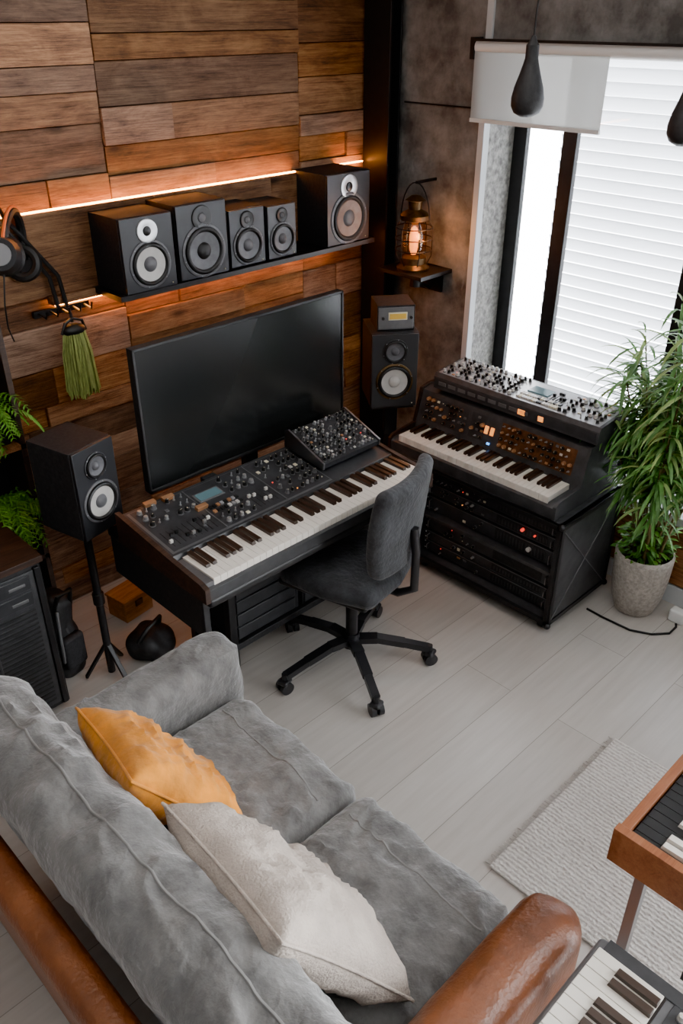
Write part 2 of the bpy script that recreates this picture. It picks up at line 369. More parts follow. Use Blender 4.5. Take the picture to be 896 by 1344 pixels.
# ---------------------------------------------------------------- shelf + leds + speakers
SH=1.375
b=B('wall_shelf_with_led_strip')
for x0,x1 in((1.15,1.9),(1.9,2.5),(2.5,2.95)):
    b.box(x0+.001,x1-.001,YW-.055,YW-.029,SH,SH+.14,'wood',(.1+.3*random.random(),.6,random.random())); b.box(x0+.001,x1-.001,YW-.055,YW-.029,SH+.142,1.672,'wood',(.1+.3*random.random(),.6,random.random()))
b.box(1.58,2.95,YW-.26,YW-.02,SH-.02,SH,'black',(0,0,0))
b.box(1.1,3.08,YW-.050,YW-.040,1.673,1.678,'strip',(0,0,0))
b.box(1.42,2.9,YW-.045,YW-.033,SH-.045,SH-.034,'strip',(0,0,0))
b.box(1.40,2.92,YW-.075,YW-.029,SH-.033,SH-.001,'wood',(.3,.5,.2))
b.done()
def speaker(name,w,d,h,loc,a,cone='cone_d',cap='cone_d',tw='silver',wr=None,twin=False,ring='cone_d'):
    b=B(name)
    b.box(-w/2,w/2,-d/2+.012,d/2,0,h,'cab')
    b.box(-w/2+.002,w/2-.002,-d/2,-d/2+.013,.002,h-.002,'baffle')
    R=wr or w*.38; zc=h*.36; y=-d/2
    def drv(zc,R,cone,cap,ring):
        b.lathe((0,y,zc),[(R*1.13,0),(R*1.13,.004),(R*1.02,.006),(R*1.0,.004)],ring,32,FRONT)
        b.lathe((0,y,zc),[(R*1.0,.003),(R*.97,.011),(R*.88,.014),(R*.8,.009),(R*.78,.004)],'rubber',32,FRONT)
        b.lathe((0,y,zc),[(R*.79,.006),(R*.5,.0025),(R*.34,.001)],cone,32,FRONT)
        b.lathe((0,y,zc),[(R*.36,.0015),(R*.3,.008),(R*.18,.012),(0,.0135)],cap,32,FRONT)
        for k in range(6):
            t=k*math.pi/3+.3; b.cyl((R*1.07*math.cos(t),y-.003,zc+R*1.07*math.sin(t)),(R*1.07*math.cos(t),y-.007,zc+R*1.07*math.sin(t)),.0025,'chrome',seg=8)
    drv(zc,R,cone,cap,ring)
    tz=h*.8; r=w*.13
    if twin: drv(tz-.01,w*.24,'cone_d','cone_d','baffle')
    else:
        b.lathe((0,y,tz),[(r*1.5,0),(r*1.5,.004),(r*1.3,.006),(r*.7,.002),(r*.6,.002)],tw,28,FRONT)
        b.lathe((0,y,tz),[(r*.6,.001),(r*.5,.006),(r*.25,.009),(0,.01)],'knob' if tw!='knob' else 'cone_d',24,FRONT)
    b.cyl((w*.4,y,h*.05),(w*.4,y-.003,h*.05),.003,'cream',seg=10)
    return b.done(loc=loc,rz=math.radians(a),bevel=.005)
SY=2.785+.118
speaker('shelf_speaker',.228,.23,.275,(1.72,SY-.012,SH+.001),0,cone='cone_l',cap='cone_d',wr=.08)
speaker('shelf_speaker',.24,.23,.285,(1.978,SY,SH+.001),0,tw='knob',cap='rubber',wr=.092)
speaker('shelf_speaker',.185,.2,.23,(2.212,SY,SH+.001),0,tw='knob',wr=.07)
speaker('shelf_speaker',.16,.2,.22,(2.40,SY,SH+.001),0,tw='knob',wr=.062)
speaker('shelf_speaker',.27,.23,.305,(2.786,SY,SH+.001),0,wr=.1)
b=B('speaker_cable'); b.tube([(2.58,2.9,SH+.006),(2.55,2.84,SH+.006),(2.52,2.80,SH+.006),(2.51,2.83,SH+.006),(2.50,2.9,SH+.006)],.004,'black'); b.done()

o=speaker('studio_monitor_speaker',.185,.215,.335,(1.14,2.48,.716),14,cone='cone_l',cap='cone_d',wr=.07,twin=True)
b=B('speaker_stand')
b.cyl((0,0,.01),(0,0,.7),.015,'black'); b.box(-.08,.08,-.09,.09,.7,.715,'black')
for k in range(3):
    a=k*2.094+.4; b.beam((0,0,.16),(.10*math.cos(a),.10*math.sin(a),.008),.02,.012,'black')
b.cyl((0,0,.35),(0,0,.4),.022,'black')
b.done(loc=(1.14,2.48,0),rz=math.radians(14),bevel=.003)
speaker('studio_monitor_speaker',.215,.24,.35,(2.76,2.49,.711),-36,cone='cone_l',cap='cone_l',wr=.077,twin=True,ring='brass')
b=B('speaker_stand'); b.cyl((0,0,.01),(0,0,.7),.02,'black'); b.box(-.1,.1,-.1,.1,.695,.71,'black'); b.box(-.12,.12,-.12,.12,0,.018,'black')
b.box(-.03,.03,-.07,-.02,.55,.69,'black')
b.done(loc=(2.76,2.49,0),rz=math.radians(-36),bevel=.003)
b=B('audio_preamp_box'); b.box(-.085,.085,-.08,.08,0,.115,'cab'); b.box(-.08,.08,-.084,-.079,.008,.107,'panelg')
b.box(-.035,.05,-.088,-.083,.05,.085,'cream'); b.box(-.03,.045,-.09,-.087,.055,.08,'yellow')
for x in(-.06,.068): b.cyl((x,-.084,.06),(x,-.093,.06),.007,'knob')
b.done(loc=(2.77,2.49,1.062),rz=math.radians(-36),bevel=.003)

b=B('computer_monitor')
mx0,mx1,mz0,mz1,my=1.355,2.335,.79,1.335,2.37
b.box(mx0,mx1,my,my+.03,mz0,mz1,'blackm')
b.box(mx0+.01,mx1-.01,my-.002,my+.001,mz0+.014,mz1-.01,'screen')
b.box(mx0,mx1,my-.006,my,mz0,mz0+.012,'black'); b.box(mx0,mx1,my-.006,my,mz1-.009,mz1,'black')
b.box(mx0,mx0+.009,my-.006,my,mz0,mz1,'black'); b.box(mx1-.009,mx1,my-.006,my,mz0,mz1,'black')
b.box(1.65,2.05,my+.03,my+.055,.9,1.2,'blackm')
b.box(1.82,1.88,my+.025,my+.06,.70,1.0,'black'); b.box(1.7,2.0,my-.04,my+.05,.6905,.702,'black')
b.done(bevel=.002)

def keys(b,x0,x1,y0,y1,z,n,wm='ivory',bm_='ebony',h=.016):
    w=(x1-x0)/n
    for i in range(n):
        b.box(x0+i*w+.0007,x0+(i+1)*w-.0007,y0,y1,z-.01,z+h,wm)
        b.box(x0+i*w+.0007,x0+(i+1)*w-.0007,y0-.001,y0+.004,z-.02,z+h-.002,wm)
        if i%7 in(0,1,3,4,5) and i<n-1:
            xc=x0+(i+1)*w; b.prism([(y0+(y1-y0)*.36,z+h-.001),(y0+(y1-y0)*.38,z+h+.011),(y1,z+h+.013),(y1,z+h-.001)],xc-w*.29,xc+w*.29,bm_)
def panel_controls(b,o,ux,uy,cols,rows,size=.009,mix=('knob','knob','knobw'),skip=.1,leds=.08,base='panelg'):
    o=V(o);ux=V(ux);uy=V(uy); n=ux.cross(uy).normalized()
    for i in range(cols):
        for j in range(rows):
            if random.random()<skip: continue
            p=o+ux*((i+.5)/cols)+uy*((j+.5)/rows); t=random.random(); s_=size*random.uniform(.75,1.15)
            if t<leds: b.cyl(p,p+n*.004,.0025,random.choice(['led','ledr','cream','cream']),seg=8)
            elif t<leds+.16:
                b.obox(p+n*.002,(ux.length/cols*.5,uy.length/rows*.35,.004),Matrix((ux.normalized(),uy.normalized(),n)).transposed(),random.choice(['panelg','cream','knobw','copper']))
            elif t<leds+.3:
                b.cyl(p,p+n*.016,.0025,'silver',seg=6)
                b.cyl(p,p+n*.003,.005,'chrome',seg=8)
            else:
                b.cyl(p,p+n*.004,s_*1.25,base,seg=12)
                b.cyl(p+n*.003,p+n*.017,s_,random.choice(mix),r1=s_*.82,seg=12)
                e=p+n*.0172; a=random.uniform(0,6.28); d=(ux.normalized()*math.cos(a)+uy.normalized()*math.sin(a))
                b.tube([e,e+d*s_*.8],.0011,'cream',seg=4)

# ---------------------------------------------------------------- desk
b=B('studio_desk')
b.rbox((1.735,2.12,.672),(1.08,.62,.035),.012,'black',n=2)
b.box(1.20,1.225,1.86,2.42,.50,.66,'blackm'); b.box(2.225,2.25,1.97,2.42,.45,.66,'blackm')
b.box(1.225,2.225,1.90,1.93,.58,.66,'blackm'); b.box(1.225,2.225,2.395,2.42,.50,.66,'blackm')
for x in(1.48,2.215):
    b.box(x,x+.035,2.12,2.155,0,.66,'black'); b.box(x,x+.035,2.37,2.405,0,.66,'black'); b.box(x,x+.035,2.12,2.405,.0,.03,'black')
b.box(1.515,2.215,2.13,2.4,.10,.13,'blackm'); b.box(1.525,1.86,2.15,2.38,.13,.40,'cab'); b.box(1.88,2.2,2.15,2.38,.13,.40,'cab')
for k in range(4):
    for x0 in(1.535,1.89): b.box(x0,x0+.30,2.143,2.15,.14+k*.063,.195+k*.063,'panel')
b.done(bevel=.003)
b=B('synthesizer_keyboard')
x0,x1=1.175,2.27
b.prism([(1.81,.69),(1.81,.728),(1.825,.735),(1.99,.735),(2.005,.765),(2.30,.80),(2.30,.69)],x0+.018,x1-.018,'panel')
for xx in(x0,x1-.018): b.prism([(1.80,.69),(1.80,.745),(1.83,.755),(2.0,.772),(2.31,.81),(2.31,.69)],xx,xx+.018,'wood_dk')
keys(b,x0+.05,x1-.02,1.822,1.99,.742,38)
b.box(x0+.018,x0+.05,1.822,1.99,.735,.752,'panelg')
u=V((0,.295,.035)); O=V((0,2.012,.768)); ud=u.normalized(); nn_=V((1,0,0)).cross(ud)
def pq(x,t,h=0): return V((x,0,0))+O+u*t+nn_*h
def patch(xa,xb,ta,tb,h,m): b.faces([pq(xa,ta,h),pq(xb,ta,h),pq(xb,tb,h),pq(xa,tb,h)],[(0,1,2,3)],m)
RP=Matrix((V((1,0,0)),ud,nn_)).transposed()
patch(x0+.03,1.93,0,.93,0,'panelg')
patch(1.215,1.925,.03,.92,.001,'panel')
# section 1: knobs rows + fader bank
panel_controls(b,pq(1.225,.5,.002),(.20,0,0),u*.4,7,3,size=.009,leds=.03,mix=('knob','silver','panelg'))
for i in range(9):
    xx=1.235+i*.022; b.obox(pq(xx,.25,.0015),(.003,.09,.001),RP,'knob'); b.obox(pq(xx,random.uniform(.14,.36),.007),(.012,.009,.012),RP,random.choice(['knobw','knob','silver']))
# section 2: display, buttons and knobs
b.obox(pq(1.50,.68,.002),(.11,.055,.004),RP,'panelg'); b.obox(pq(1.50,.68,.0045),(.095,.042,.002),RP,'lcd')
for i in range(8):
    for j in range(2): b.obox(pq(1.455+i*.0165,.44-j*.09,.004),(.012,.014,.007),RP,random.choice(['knobw','panell','knob','copper']))
panel_controls(b,pq(1.445,.04,.002),(.14,0,0),u*.24,5,2,size=.008,leds=.03,mix=('knob','silver'))
panel_controls(b,pq(1.565,.5,.002),(.12,0,0),u*.4,4,3,size=.009,leds=.03,mix=('knob','silver'))
for i in range(5):
    xx=1.605+i*.02; b.obox(pq(xx,.25,.0015),(.003,.09,.001),RP,'knob'); b.obox(pq(xx,random.uniform(.14,.36),.007),(.012,.009,.012),RP,'knobw')
# section 3
panel_controls(b,pq(1.72,.05,.002),(.20,0,0),u*.84,8,6,size=.0075,leds=.04,mix=('knob','knob','silver','panelg'))
for xx in(1.435,1.708): b.obox(pq(xx,.47,.002),(.004,.27,.003),RP,'panelg')
for px,t_ in((1.30,.93),(1.37,.9),(1.43,.5)): b.obox(pq(px,t_,.008),(.045,.02,.014),RP,'copper')
b.done(bevel=.0012)
b=B('modular_synth_unit')
b.prism([(0,0),(0,.02),(.205,.07),(.215,.06),(.215,0)],-.15,.15,'cab')
for xx in(-.158,.15): b.prism([(-.004,0),(-.004,.028),(.205,.081),(.22,.07),(.22,0)],xx,xx+.008,'chrome')
uu=V((0,.198,.0485)); panel_controls(b,(-.143,.005,.0215),(.286,0,0),uu,14,8,size=.0062,leds=.08,skip=.05,mix=('knob','silver','panelg'))
b.done(loc=(2.085,2.065,.79),rot=(.11,0,0),bevel=.001)
b=B('audio_interface_box'); b.box(1.57,1.63,2.315,2.36,.69,.78,'cab'); b.box(1.575,1.625,2.312,2.316,.70,.77,'panel'); b.cyl((1.6,2.313,.735),(1.6,2.305,.735),.015,'knob'); b.done(bevel=.002)

# ---------------------------------------------------------------- office chair
b=B('office_chair')
for k in range(5):
    a=math.radians(10+72*k); d=V((math.cos(a),math.sin(a),0)); sd=V((-d.y,d.x,0))
    pts=[d*.02+V((0,0,.118)),d*.1+V((0,0,.122)),d*.21+V((0,0,.10)),d*.31+V((0,0,.075))]
    for i in range(3):
        w0=.044-.006*i; b.beam(pts[i],pts[i+1]+d*.004,w0,.026,'plastic')
    e=d*.318; b.cyl(e+V((0,0,.05)),e+V((0,0,.09)),.011,'plastic')
    aa=a+random.uniform(-.8,.8)+1.2; s2=V((math.cos(aa),math.sin(aa),0))
    for q in(-1,1): b.cyl(e+s2*(.006*q)+V((0,0,.027)),e+s2*(.025*q)+V((0,0,.027)),.027,'plastic',seg=20)
    b.rbox(e+V((0,0,.052)),(.05,.045,.02),.009,'plastic',n=1)
b.cyl((0,0,.09),(0,0,.15),.04,'plastic',r1=.03); b.cyl((0,0,.14),(0,0,.29),.024,'black'); b.cyl((0,0,.25),(0,0,.42),.014,'chrome')
b.box(-.08,.08,-.09,.09,.405,.43,'plastic')
b.cyl((.06,0,.41),(.2,0,.415),.006,'plastic',seg=8)
def seatf(q):
    q=q.copy(); r2=(q.x/.22)**2+(q.y/.22)**2; 
    s_=1-.12*abs(q.x*q.y)/(.22*.22); q.x*=s_; q.y*=s_
    q.z+= (.014 if q.z>0 else 0)*(1-r2)+ (-.02 if q.y>.17 else 0)*((q.y-.17)/.05 if q.y>.17 else 0)
    return q
b.rbox((.0,.015,.478),(.44,.45,.08),.038,'chair',n=8,f=seatf)
b.rbox((0,.03,.44),(.38,.38,.03),.014,'plastic',n=3)
def backf(q):
    q=q.copy(); q.y+= .9*(q.x**2) - .25*(q.z**2); 
    s_=1-.14*max(0,abs(q.z)/.2)**3-(.1 if q.z<0 else 0)*abs(q.z)/.2; q.x*=s_; return q
b.rbox((0,-.215,.745),(.40,.06,.38),.029,'chair',n=(10,1,10),f=backf,R=RX(.10))
b.tube([(0,-.05,.425),(0,-.2,.42),(0,-.262,.46),(0,-.262,.62),(0,-.25,.72)],.017,'plastic')
b.done(loc=(1.88,1.855,0),rz=math.radians(16),ang=50)

# ---------------------------------------------------------------- rack + synths
b=B('equipment_rack_case'); W=.765; D=.46; H=.55; zb=.055
b.box(0,W,0,D,H-.02,H,'case'); b.box(0,W,0,D,zb,zb+.02,'case'); b.box(0,.018,0,D,zb,H,'case'); b.box(W-.018,W,0,D,zb,H,'case'); b.box(0,W,D-.015,D,zb,H,'case')
b.box(.018,W-.018,.02,D,.285,.30,'case')
for (xa,xb) in((0,.02),(W-.02,W)): b.box(xa,xb,-.006,.012,zb,H,'black')
for z0 in(zb,H-.022): b.box(0,W,-.006,.012,z0,z0+.022,'black')
x=W+.002
b.beam((x,.02,zb+.02),(x,D-.02,H-.03),.004,.004,'panelg'); b.beam((x,.02,H-.03),(x,D-.02,zb+.02),.004,.004,'panelg')
b.box(W,W+.006,0,.02,zb,H,'black'); b.box(W,W+.006,D-.02,D,zb,H,'black'); b.box(W,W+.006,0,D,H-.022,H,'black'); b.box(W,W+.006,0,D,zb,zb+.022,'black')
for x in(0,W):
    for y in(0,D):
        for z in(zb,H-.004): b.sph((x,y,z),.015,'plastic')
def unit(z0,z1,kn,xa=.05,xb=W-.04,ym=.06,skip=.6,vents=True,leds=.1,disp=False):
    b.box(xa,xb,ym,ym+.3,z0,z1,'panel'); b.box(xa-.02,xb+.01,ym-.004,ym,z0,z1,'panel')
    b.box(xa-.02,xb+.01,ym-.006,ym-.003,z1-.003,z1,'panelg')
    for xx in(xa-.01,xb): 
        for zz in(z0+.01,z1-.01): b.cyl((xx,ym-.004,zz),(xx,ym-.007,zz),.004,'silver',seg=8)
    for xx in(xa+.012,xb-.02): b.tube([(xx,ym-.004,z0+.012),(xx,ym-.022,z0+.014),(xx,ym-.022,z1-.014),(xx,ym-.004,z1-.012)],.0028,'chrome',seg=6)
    panel_controls(b,(xa+.03,ym-.004,z0+.004),((xb-xa)*.42,0,0),(0,0,z1-z0-.008),kn[0],kn[1],size=.0065,leds=leds,skip=skip,mix=('knob','knob','silver'),base='panelg')
    b.box(xa+(xb-xa)*.55,xb-.05,ym-.006,ym-.004,z0+.008,z1-.008,'lcd' if disp else 'blackm')
    if vents:
        for i in range(16): b.box(xa+(xb-xa)*.57+i*.016,xa+(xb-xa)*.57+i*.016+.006,ym-.008,ym-.006,z0+.014,z1-.014,'panel')
unit(.455,.512,(12,2),skip=.35,leds=.15); unit(.39,.445,(10,2),skip=.4); unit(.308,.378,(9,2),skip=.6)
unit(.205,.270,(9,2),skip=.5,vents=False); unit(.145,.192,(10,1),skip=.4); unit(.085,.14,(8,2),skip=.6)
b.cyl((.56,.054,.425),(.56,.040,.425),.007,'ledr'); b.cyl((.62,.054,.42),(.62,.044,.42),.004,'ledr'); b.cyl((.60,.054,.345),(.60,.040,.345),.010,'knobw')
for x in(.05,W-.05):
    for y in(.05,D-.05):
        b.cyl((x-.014,y,.024),(x+.014,y,.024),.024,'rubber',seg=18); b.box(x-.02,x+.02,y-.02,y+.02,.045,zb,'chrome')
b.done(loc=(2.58,2.15,0),rz=math.radians(-90),bevel=.002)
b=B('analog_synthesizer'); L=.90
prof=[(0,.552),(0,.60),(.02,.612),(.165,.612),(.172,.645),(.215,.79),(.26,.80),(.44,.80),(.44,.552)]
b.prism(prof,.012,L-.012,'case')
side=[(-.006,.5515),(-.006,.612),(.02,.628),(.165,.64),(.205,.80),(.26,.81),(.45,.81),(.45,.5515)]
b.prism(side,0,.014,'wood_dk'); b.prism(side,L-.014,L,'case')
keys(b,.05,L-.05,.012,.165,.62,36)
p0=V((.03,.1735,.648)); uy=V((0,.0415,.14)); n=V((0,-.96,.28))
b.faces([p0,p0+V((L-.06,0,0)),p0+V((L-.06,0,0))+uy,p0+uy],[(0,1,2,3)],'panelb')
for (a0,a1) in((.02,.26),(.28,.36),(.44,.81)):
    o_=p0+V((a0,0,0))+uy*.12+n*.0015; b.faces([o_,o_+V((a1-a0,0,0)),o_+V((a1-a0,0,0))+uy*.76,o_+uy*.76],[(0,1,2,3)],'panelb' if a0>.4 else 'panel')
    panel_controls(b,o_,(a1-a0,0,0),uy*.76,int((a1-a0)/.026),4,size=.0085,leds=.05,mix=('knob','copper','knob'),base='panelb')
for k in(.37,.40): b.obox(p0+V((k,0,0))+uy*.5+n*.004,(.018,.035,.004),Matrix(((1,0,0),tuple(uy.normalized()),tuple(n))).transposed(),'led')
b.obox(p0+V((.395,0,0))+uy*.12+n*.004,(.014,.009,.004),Matrix(((1,0,0),tuple(uy.normalized()),tuple(n))).transposed(),'ledb')
b.done(loc=(2.595,2.33,0),rz=math.radians(-90),bevel=.0012)
b=B('desktop_synthesizer'); L=.84
b.prism([(0,.0),(0,.055),(.012,.072),(.2,.088),(.225,.082),(.225,0)],0,L,'case')
b.prism([(-.002,.01),(-.002,.045),(.0,.05),(0,.01)],.01,L-.01,'panel')
u=V((0,.185,.0158))
b.faces([V((.012,.014,.0735)),V((L-.012,.014,.0735)),V((L-.012,.014,.0735))+u,V((.012,.014,.0735))+u],[(0,1,2,3)],'panell')
panel_controls(b,(.02,.018,.074),(.38,0,0),u*.95,15,7,size=.0075,leds=.05,skip=.05)
panel_controls(b,(.62,.018,.074),(.20,0,0),u*.95,8,6,size=.0075,leds=.05,skip=.15)
b.box(.43,.53,.10,.165,.0805,.087,'lcd')
for i in range(5):
    b.box(.545+i*.014,.548+i*.014,.09,.17,.082,.085,'knob'); yy=random.uniform(.1,.16); b.box(.541+i*.014,.552+i*.014,yy,yy+.01,.083,.096,'knob')
for i in range(16): 
    for j in range(2): b.box(.42+i*.0125,.43+i*.0125,.03+j*.03,.052+j*.03,.075+j*.0025,.083+j*.0025,random.choice(['cream','panel','knobw','knobw']))
for i in range(9): b.box(.03+i*.055,.07+i*.055,-.005,0,.022,.038,'panelg')
b.box(.46,.495,-.005,0,.018,.04,'led'); b.box(.56,.585,-.005,0,.018,.04,'led')
for xx in(.03,L-.03): 
    for yy in(.03,.19): b.cyl((xx,yy,-.009),(xx,yy,0),.012,'rubber')
b.done(loc=(2.80,2.25,.82),rz=math.radians(-90),bevel=.0012)

# ---------------------------------------------------------------- lantern
b=B('wall_lantern')
b.box(-.09,.135,-.13,.14,-.018,0,'black')
b.box(.12,.135,-.08,.08,-.12,0,'black'); b.beam((.12,0,-.11),(-.05,0,-.015),.02,.012,'black')
b.cyl((0.0,-.02,-.075),(0,-.02,-.018),.03,'black',r1=.022)
b.lathe((0,0,0),[(0,0),(.075,0),(.078,.012),(.06,.03),(.062,.06),(.04,.075)],'brass')
b.lathe((0,0,0),[(.04,.07),(.058,.10),(.062,.15),(.05,.2),(.036,.225)],'lglass')
b.lathe((0,0,0),[(.012,.07),(.02,.10),(.022,.15),(.014,.19),(0,.2)],'flame')
b.lathe((0,0,0),[(.038,.22),(.065,.228),(.068,.25),(.055,.262),(.03,.275),(.034,.31),(.048,.315),(.02,.335),(0,.337)],'brass')
for z in(.095,.145,.195): b.tube([(.085*math.cos(t*math.pi/14),.085*math.sin(t*math.pi/14),z) for t in range(28)],.0028,'black',closed=True,seg=6)
for k in range(6):
    t=k*math.pi/3; c,s_=math.cos(t),math.sin(t); b.tube([(.06*c,.06*s_,.02),(.085*c,.085*s_,.07),(.086*c,.086*s_,.19),(.06*c,.06*s_,.235)],.0028,'black',seg=6)
b.tube([(0,.088*math.cos(t),.22+.17*math.sin(t)) for t in [i*math.pi/14 for i in range(15)]],.003,'black',seg=6)
b.beam((.0,0,.39),(.135,0,.39),.012,.012,'black')
b.done(loc=(3.06,2.63,1.235),bevel=0)
def light(name,kind,loc,e,col,size=.05,rot=None,sy=None):
    l=bpy.data.lights.new(name,kind); l.energy=e; l.color=col
    if kind=='AREA':
        l.size=size
        if sy: l.shape='RECTANGLE'; l.size_y=sy
    else: l.shadow_soft_size=size
    o=bpy.data.objects.new(name,l); o.location=loc; bpy.context.scene.collection.objects.link(o)
    if rot: o.rotation_euler=rot
    return o
light('lantern_glow_light','POINT',(3.02,2.52,1.40),2.6,(1,.36,.09),.03)

def pendant(loc):
    b=B('pendant_lamp')
    b.lathe((0,0,0),[(0,-.075),(.02,-.073),(.04,-.062),(.05,-.043),(.051,-.02),(.045,.01),(.033,.045),(.024,.075),(.02,.09),(.02,.125),(.012,.135),(.006,.15),(0,.15)],'blackm',seg=32)
    b.tube([(0,0,.14),(0.002,0,.22),(.014,0,.3),(.012,0,.34),(.01,0,CE-loc[2])],.003,'black',seg=6); b.cyl((.011,0,.31),(.011,0,.35),.008,'black')
    b.cyl((.01,0,CE-loc[2]-.03),(.01,0,CE-loc[2]),.05,'black')
    b.done(loc=loc)
pendant((2.455,1.669,2.08)); pendant((2.56,1.19,2.03))

# ---------------------------------------------------------------- plants
def palm(name,loc):
    b=B(name)
    b.lathe((0,0,0),[(0,0),(.07,0),(.085,.01),(.108,.08),(.118,.16),(.122,.25),(.124,.30),(.114,.305),(.11,.29),(.108,.25)],'pot',seg=36)
    b.lathe((0,0,0),[(.109,.26),(.06,.27),(0,.27)],'soil')
    for k in range(28):
        a=random.uniform(0,6.28); r=random.uniform(.01,.07); base=V((r*math.cos(a),r*math.sin(a),.27))
        lean=V((math.cos(a),math.sin(a),0))*random.uniform(.05,.23); Hh=random.uniform(.45,1.08)
        if lean.x>0: lean.x*=.3
        pts=[base+lean*(t**1.5)+V((0,0,Hh*t)) for t in [i/6 for i in range(7)]]
        b.tube(pts,[.006-.0035*i/6 for i in range(7)],'stem',seg=6)
        for i in range(50):
            t=random.uniform(.45,1.02); p=base+lean*(t**1.5)+V((0,0,Hh*t)); an=random.uniform(0,6.28)
            el=random.uniform(-.1,1.1)
            dd=V((math.cos(an)*math.cos(el),math.sin(an)*math.cos(el),math.sin(el)))
            Lf=random.uniform(.11,.22)
            if p.x+dd.x*Lf+loc[0]>3.18: dd.x=-abs(dd.x)*.6
            b.leaf(p,dd,Lf,random.uniform(.010,.018),random.uniform(.8,2.2),random.choice(['leaf','leaf','leaf','leaf3']),seg=5,xmax=.15)
    for k in range(300):
        a=random.uniform(0,6.28); r=random.uniform(0,.1); p=V((r*math.cos(a),r*math.sin(a),.28+random.uniform(.0,.15)))
        b.leaf(p,(math.cos(a),math.sin(a),random.uniform(.1,1.2)),random.uniform(.03,.06),random.uniform(.014,.024),random.uniform(.3,1.2),random.choice(['leaf','leaf2']),seg=3,xmax=.13)
    b.done(loc=loc,ang=80)
palm('potted_palm',(3.035,1.225,0))
def fern(name,loc,n,R,boxs,mat_='leaf2'):
    b=B(name); x,y,z=boxs
    b.rbox((0,0,z/2),boxs,.01,'blackm',n=2); b.box(-x/2+.01,x/2-.01,-y/2+.01,y/2-.01,z-.004,z+.006,'soil')
    for k in range(n):
        a=random.uniform(0,6.28); base=V((random.uniform(-x/2,x/2)*.7,random.uniform(-y/2,y/2)*.7,z))
        d=V((math.cos(a),math.sin(a),random.uniform(.5,1.4))).normalized(); 
        if d.y>0: d.y*=-.5
        p=base.copy(); Lf=R*random.uniform(.6,1.1); st=12; pts=[p.copy()]
        for i in range(st):
            d=(d+V((0,0,-.2))).normalized(); p=p+d*Lf/st
            pts.append(p.copy())
            sd=d.cross(V((0,0,1))).normalized(); l=.035*math.sin(math.pi*(.12+.86*i/st))+.006
            for q in(-1,1): b.leaf(p,sd*q+d*.5,l,.009,.4,mat_,seg=2,ymax=y/2)
        b.tube(pts,.0015,mat_,seg=4)
    b.done(loc=loc,ang=80)

# ---------------------------------------------------------------- bookcase & left side
b=B('bookcase')
bx0,bx1,by0,by1,bt=.35,1.12,2.80,3.0,1.43
for x in(bx0,bx1-.022): b.box(x,x+.022,by0,by1,0,bt,'wood_dk')
for z in(.02,.42,.905,1.41): b.box(bx0,bx1,by0,by1,z,z+.022,'wood_y' if z>.8 else 'wood_dk')
b.box(bx0,bx1,by1-.01,by1,0,bt,'blackm')
b.box(.85,1.08,2.84,2.97,.4420,.5,'wood_dk')
b.done(bevel=.002)
fern('potted_fern',(.99,2.885,.929),44,.23,(.18,.13,.12))
fern('potted_fern',(1.0,2.885,.502),80,.27,(.17,.13,.17))
b=B('storage_box'); b.rbox((.72,2.885,1.0),(.24,.15,.14),.01,'cab',n=2); b.box(.64,.78,2.806,2.811,.96,1.04,'panelg'); b.done()
b=B('computer_tower')
b.box(.33,.93,2.43,2.72,.03,.67,'blackm'); b.box(.32,.94,2.42,2.73,.67,.695,'wood_dk')
b.box(.36,.90,2.424,2.43,.05,.65,'case')
b.box(.34,.36,2.415,2.43,.04,.66,'black'); b.box(.90,.92,2.415,2.43,.04,.66,'black')
for z0 in(.585,.52): b.box(.38,.88,2.419,2.424,z0,z0+.055,'panel'); b.box(.80,.86,2.415,2.419,z0+.02,z0+.032,'panelg')
b.cyl((.42,2.424,.61),(.42,2.412,.61),.010,'chrome'); b.cyl((.46,2.424,.61),(.46,2.418,.61),.004,'ledb')
for i in range(22): b.box(.38,.88,2.4205,2.4245,.07+i*.02,.08+i*.02,'blackm')
for xx in(.54,.71): b.box(xx,xx+.008,2.417,2.424,.06,.51,'case')
for x in(.38,.88):
    for y in(2.48,2.67): b.cyl((x,y,0),(x,y,.03),.02,'rubber')
b.done(bevel=.002)
def headphones(name,loc,rot,s=1.0,acc='knob'):
    b=B(name)
    pts=[(.085*s*math.cos(t),0,.10*s*math.sin(t)) for t in [i*math.pi/16 for i in range(17)]]
    b.tube(pts,.010*s,'rubber',seg=8); b.tube([(x*1.12,y,z*1.1) for x,y,z in pts],.004*s,acc,seg=6)
    for q in(-1,1):
        c=V((.085*s*q,0,-.01*s)); b.cyl(c,c+V((.028*s*q,0,0)),.042*s,'plastic',r1=.036*s,seg=24); b.cyl(c+V((.028*s*q,0,0)),c+V((.031*s*q,0,0)),.025*s,'chrome',seg=20)
        b.tube([c+V((-.008*s*q,.034*s*math.cos(t),.034*s*math.sin(t))) for t in [i*math.pi/10 for i in range(20)]],.012*s,'rubber',closed=True,seg=8)
    b.tube([(-.085*s,0,-.05*s),(-.08*s,0,-.12*s),(-.03*s,.01,-.17*s),(.02*s,.01,-.2*s)],.003,'rubber',seg=6)
    return b.done(loc=loc,rot=rot)
headphones('hanging_headphones',(1.25,2.88,1.57),(.1,.35,.9),1.45,'orange')
b=B('wall_hook_rack')
b.box(1.33,1.56,YW-.045,YW-.029,1.3,1.325,'black')
for i in range(5): b.tube([(1.35+i*.047,YW-.04,1.315),(1.35+i*.047,YW-.1,1.31),(1.35+i*.047,YW-.11,1.335)],.004,'black',seg=6)
b.cyl((1.22,YW-.02,1.75),(1.22,YW-.17,1.76),.007,'black')
b.done()
b=B('camera_strap')
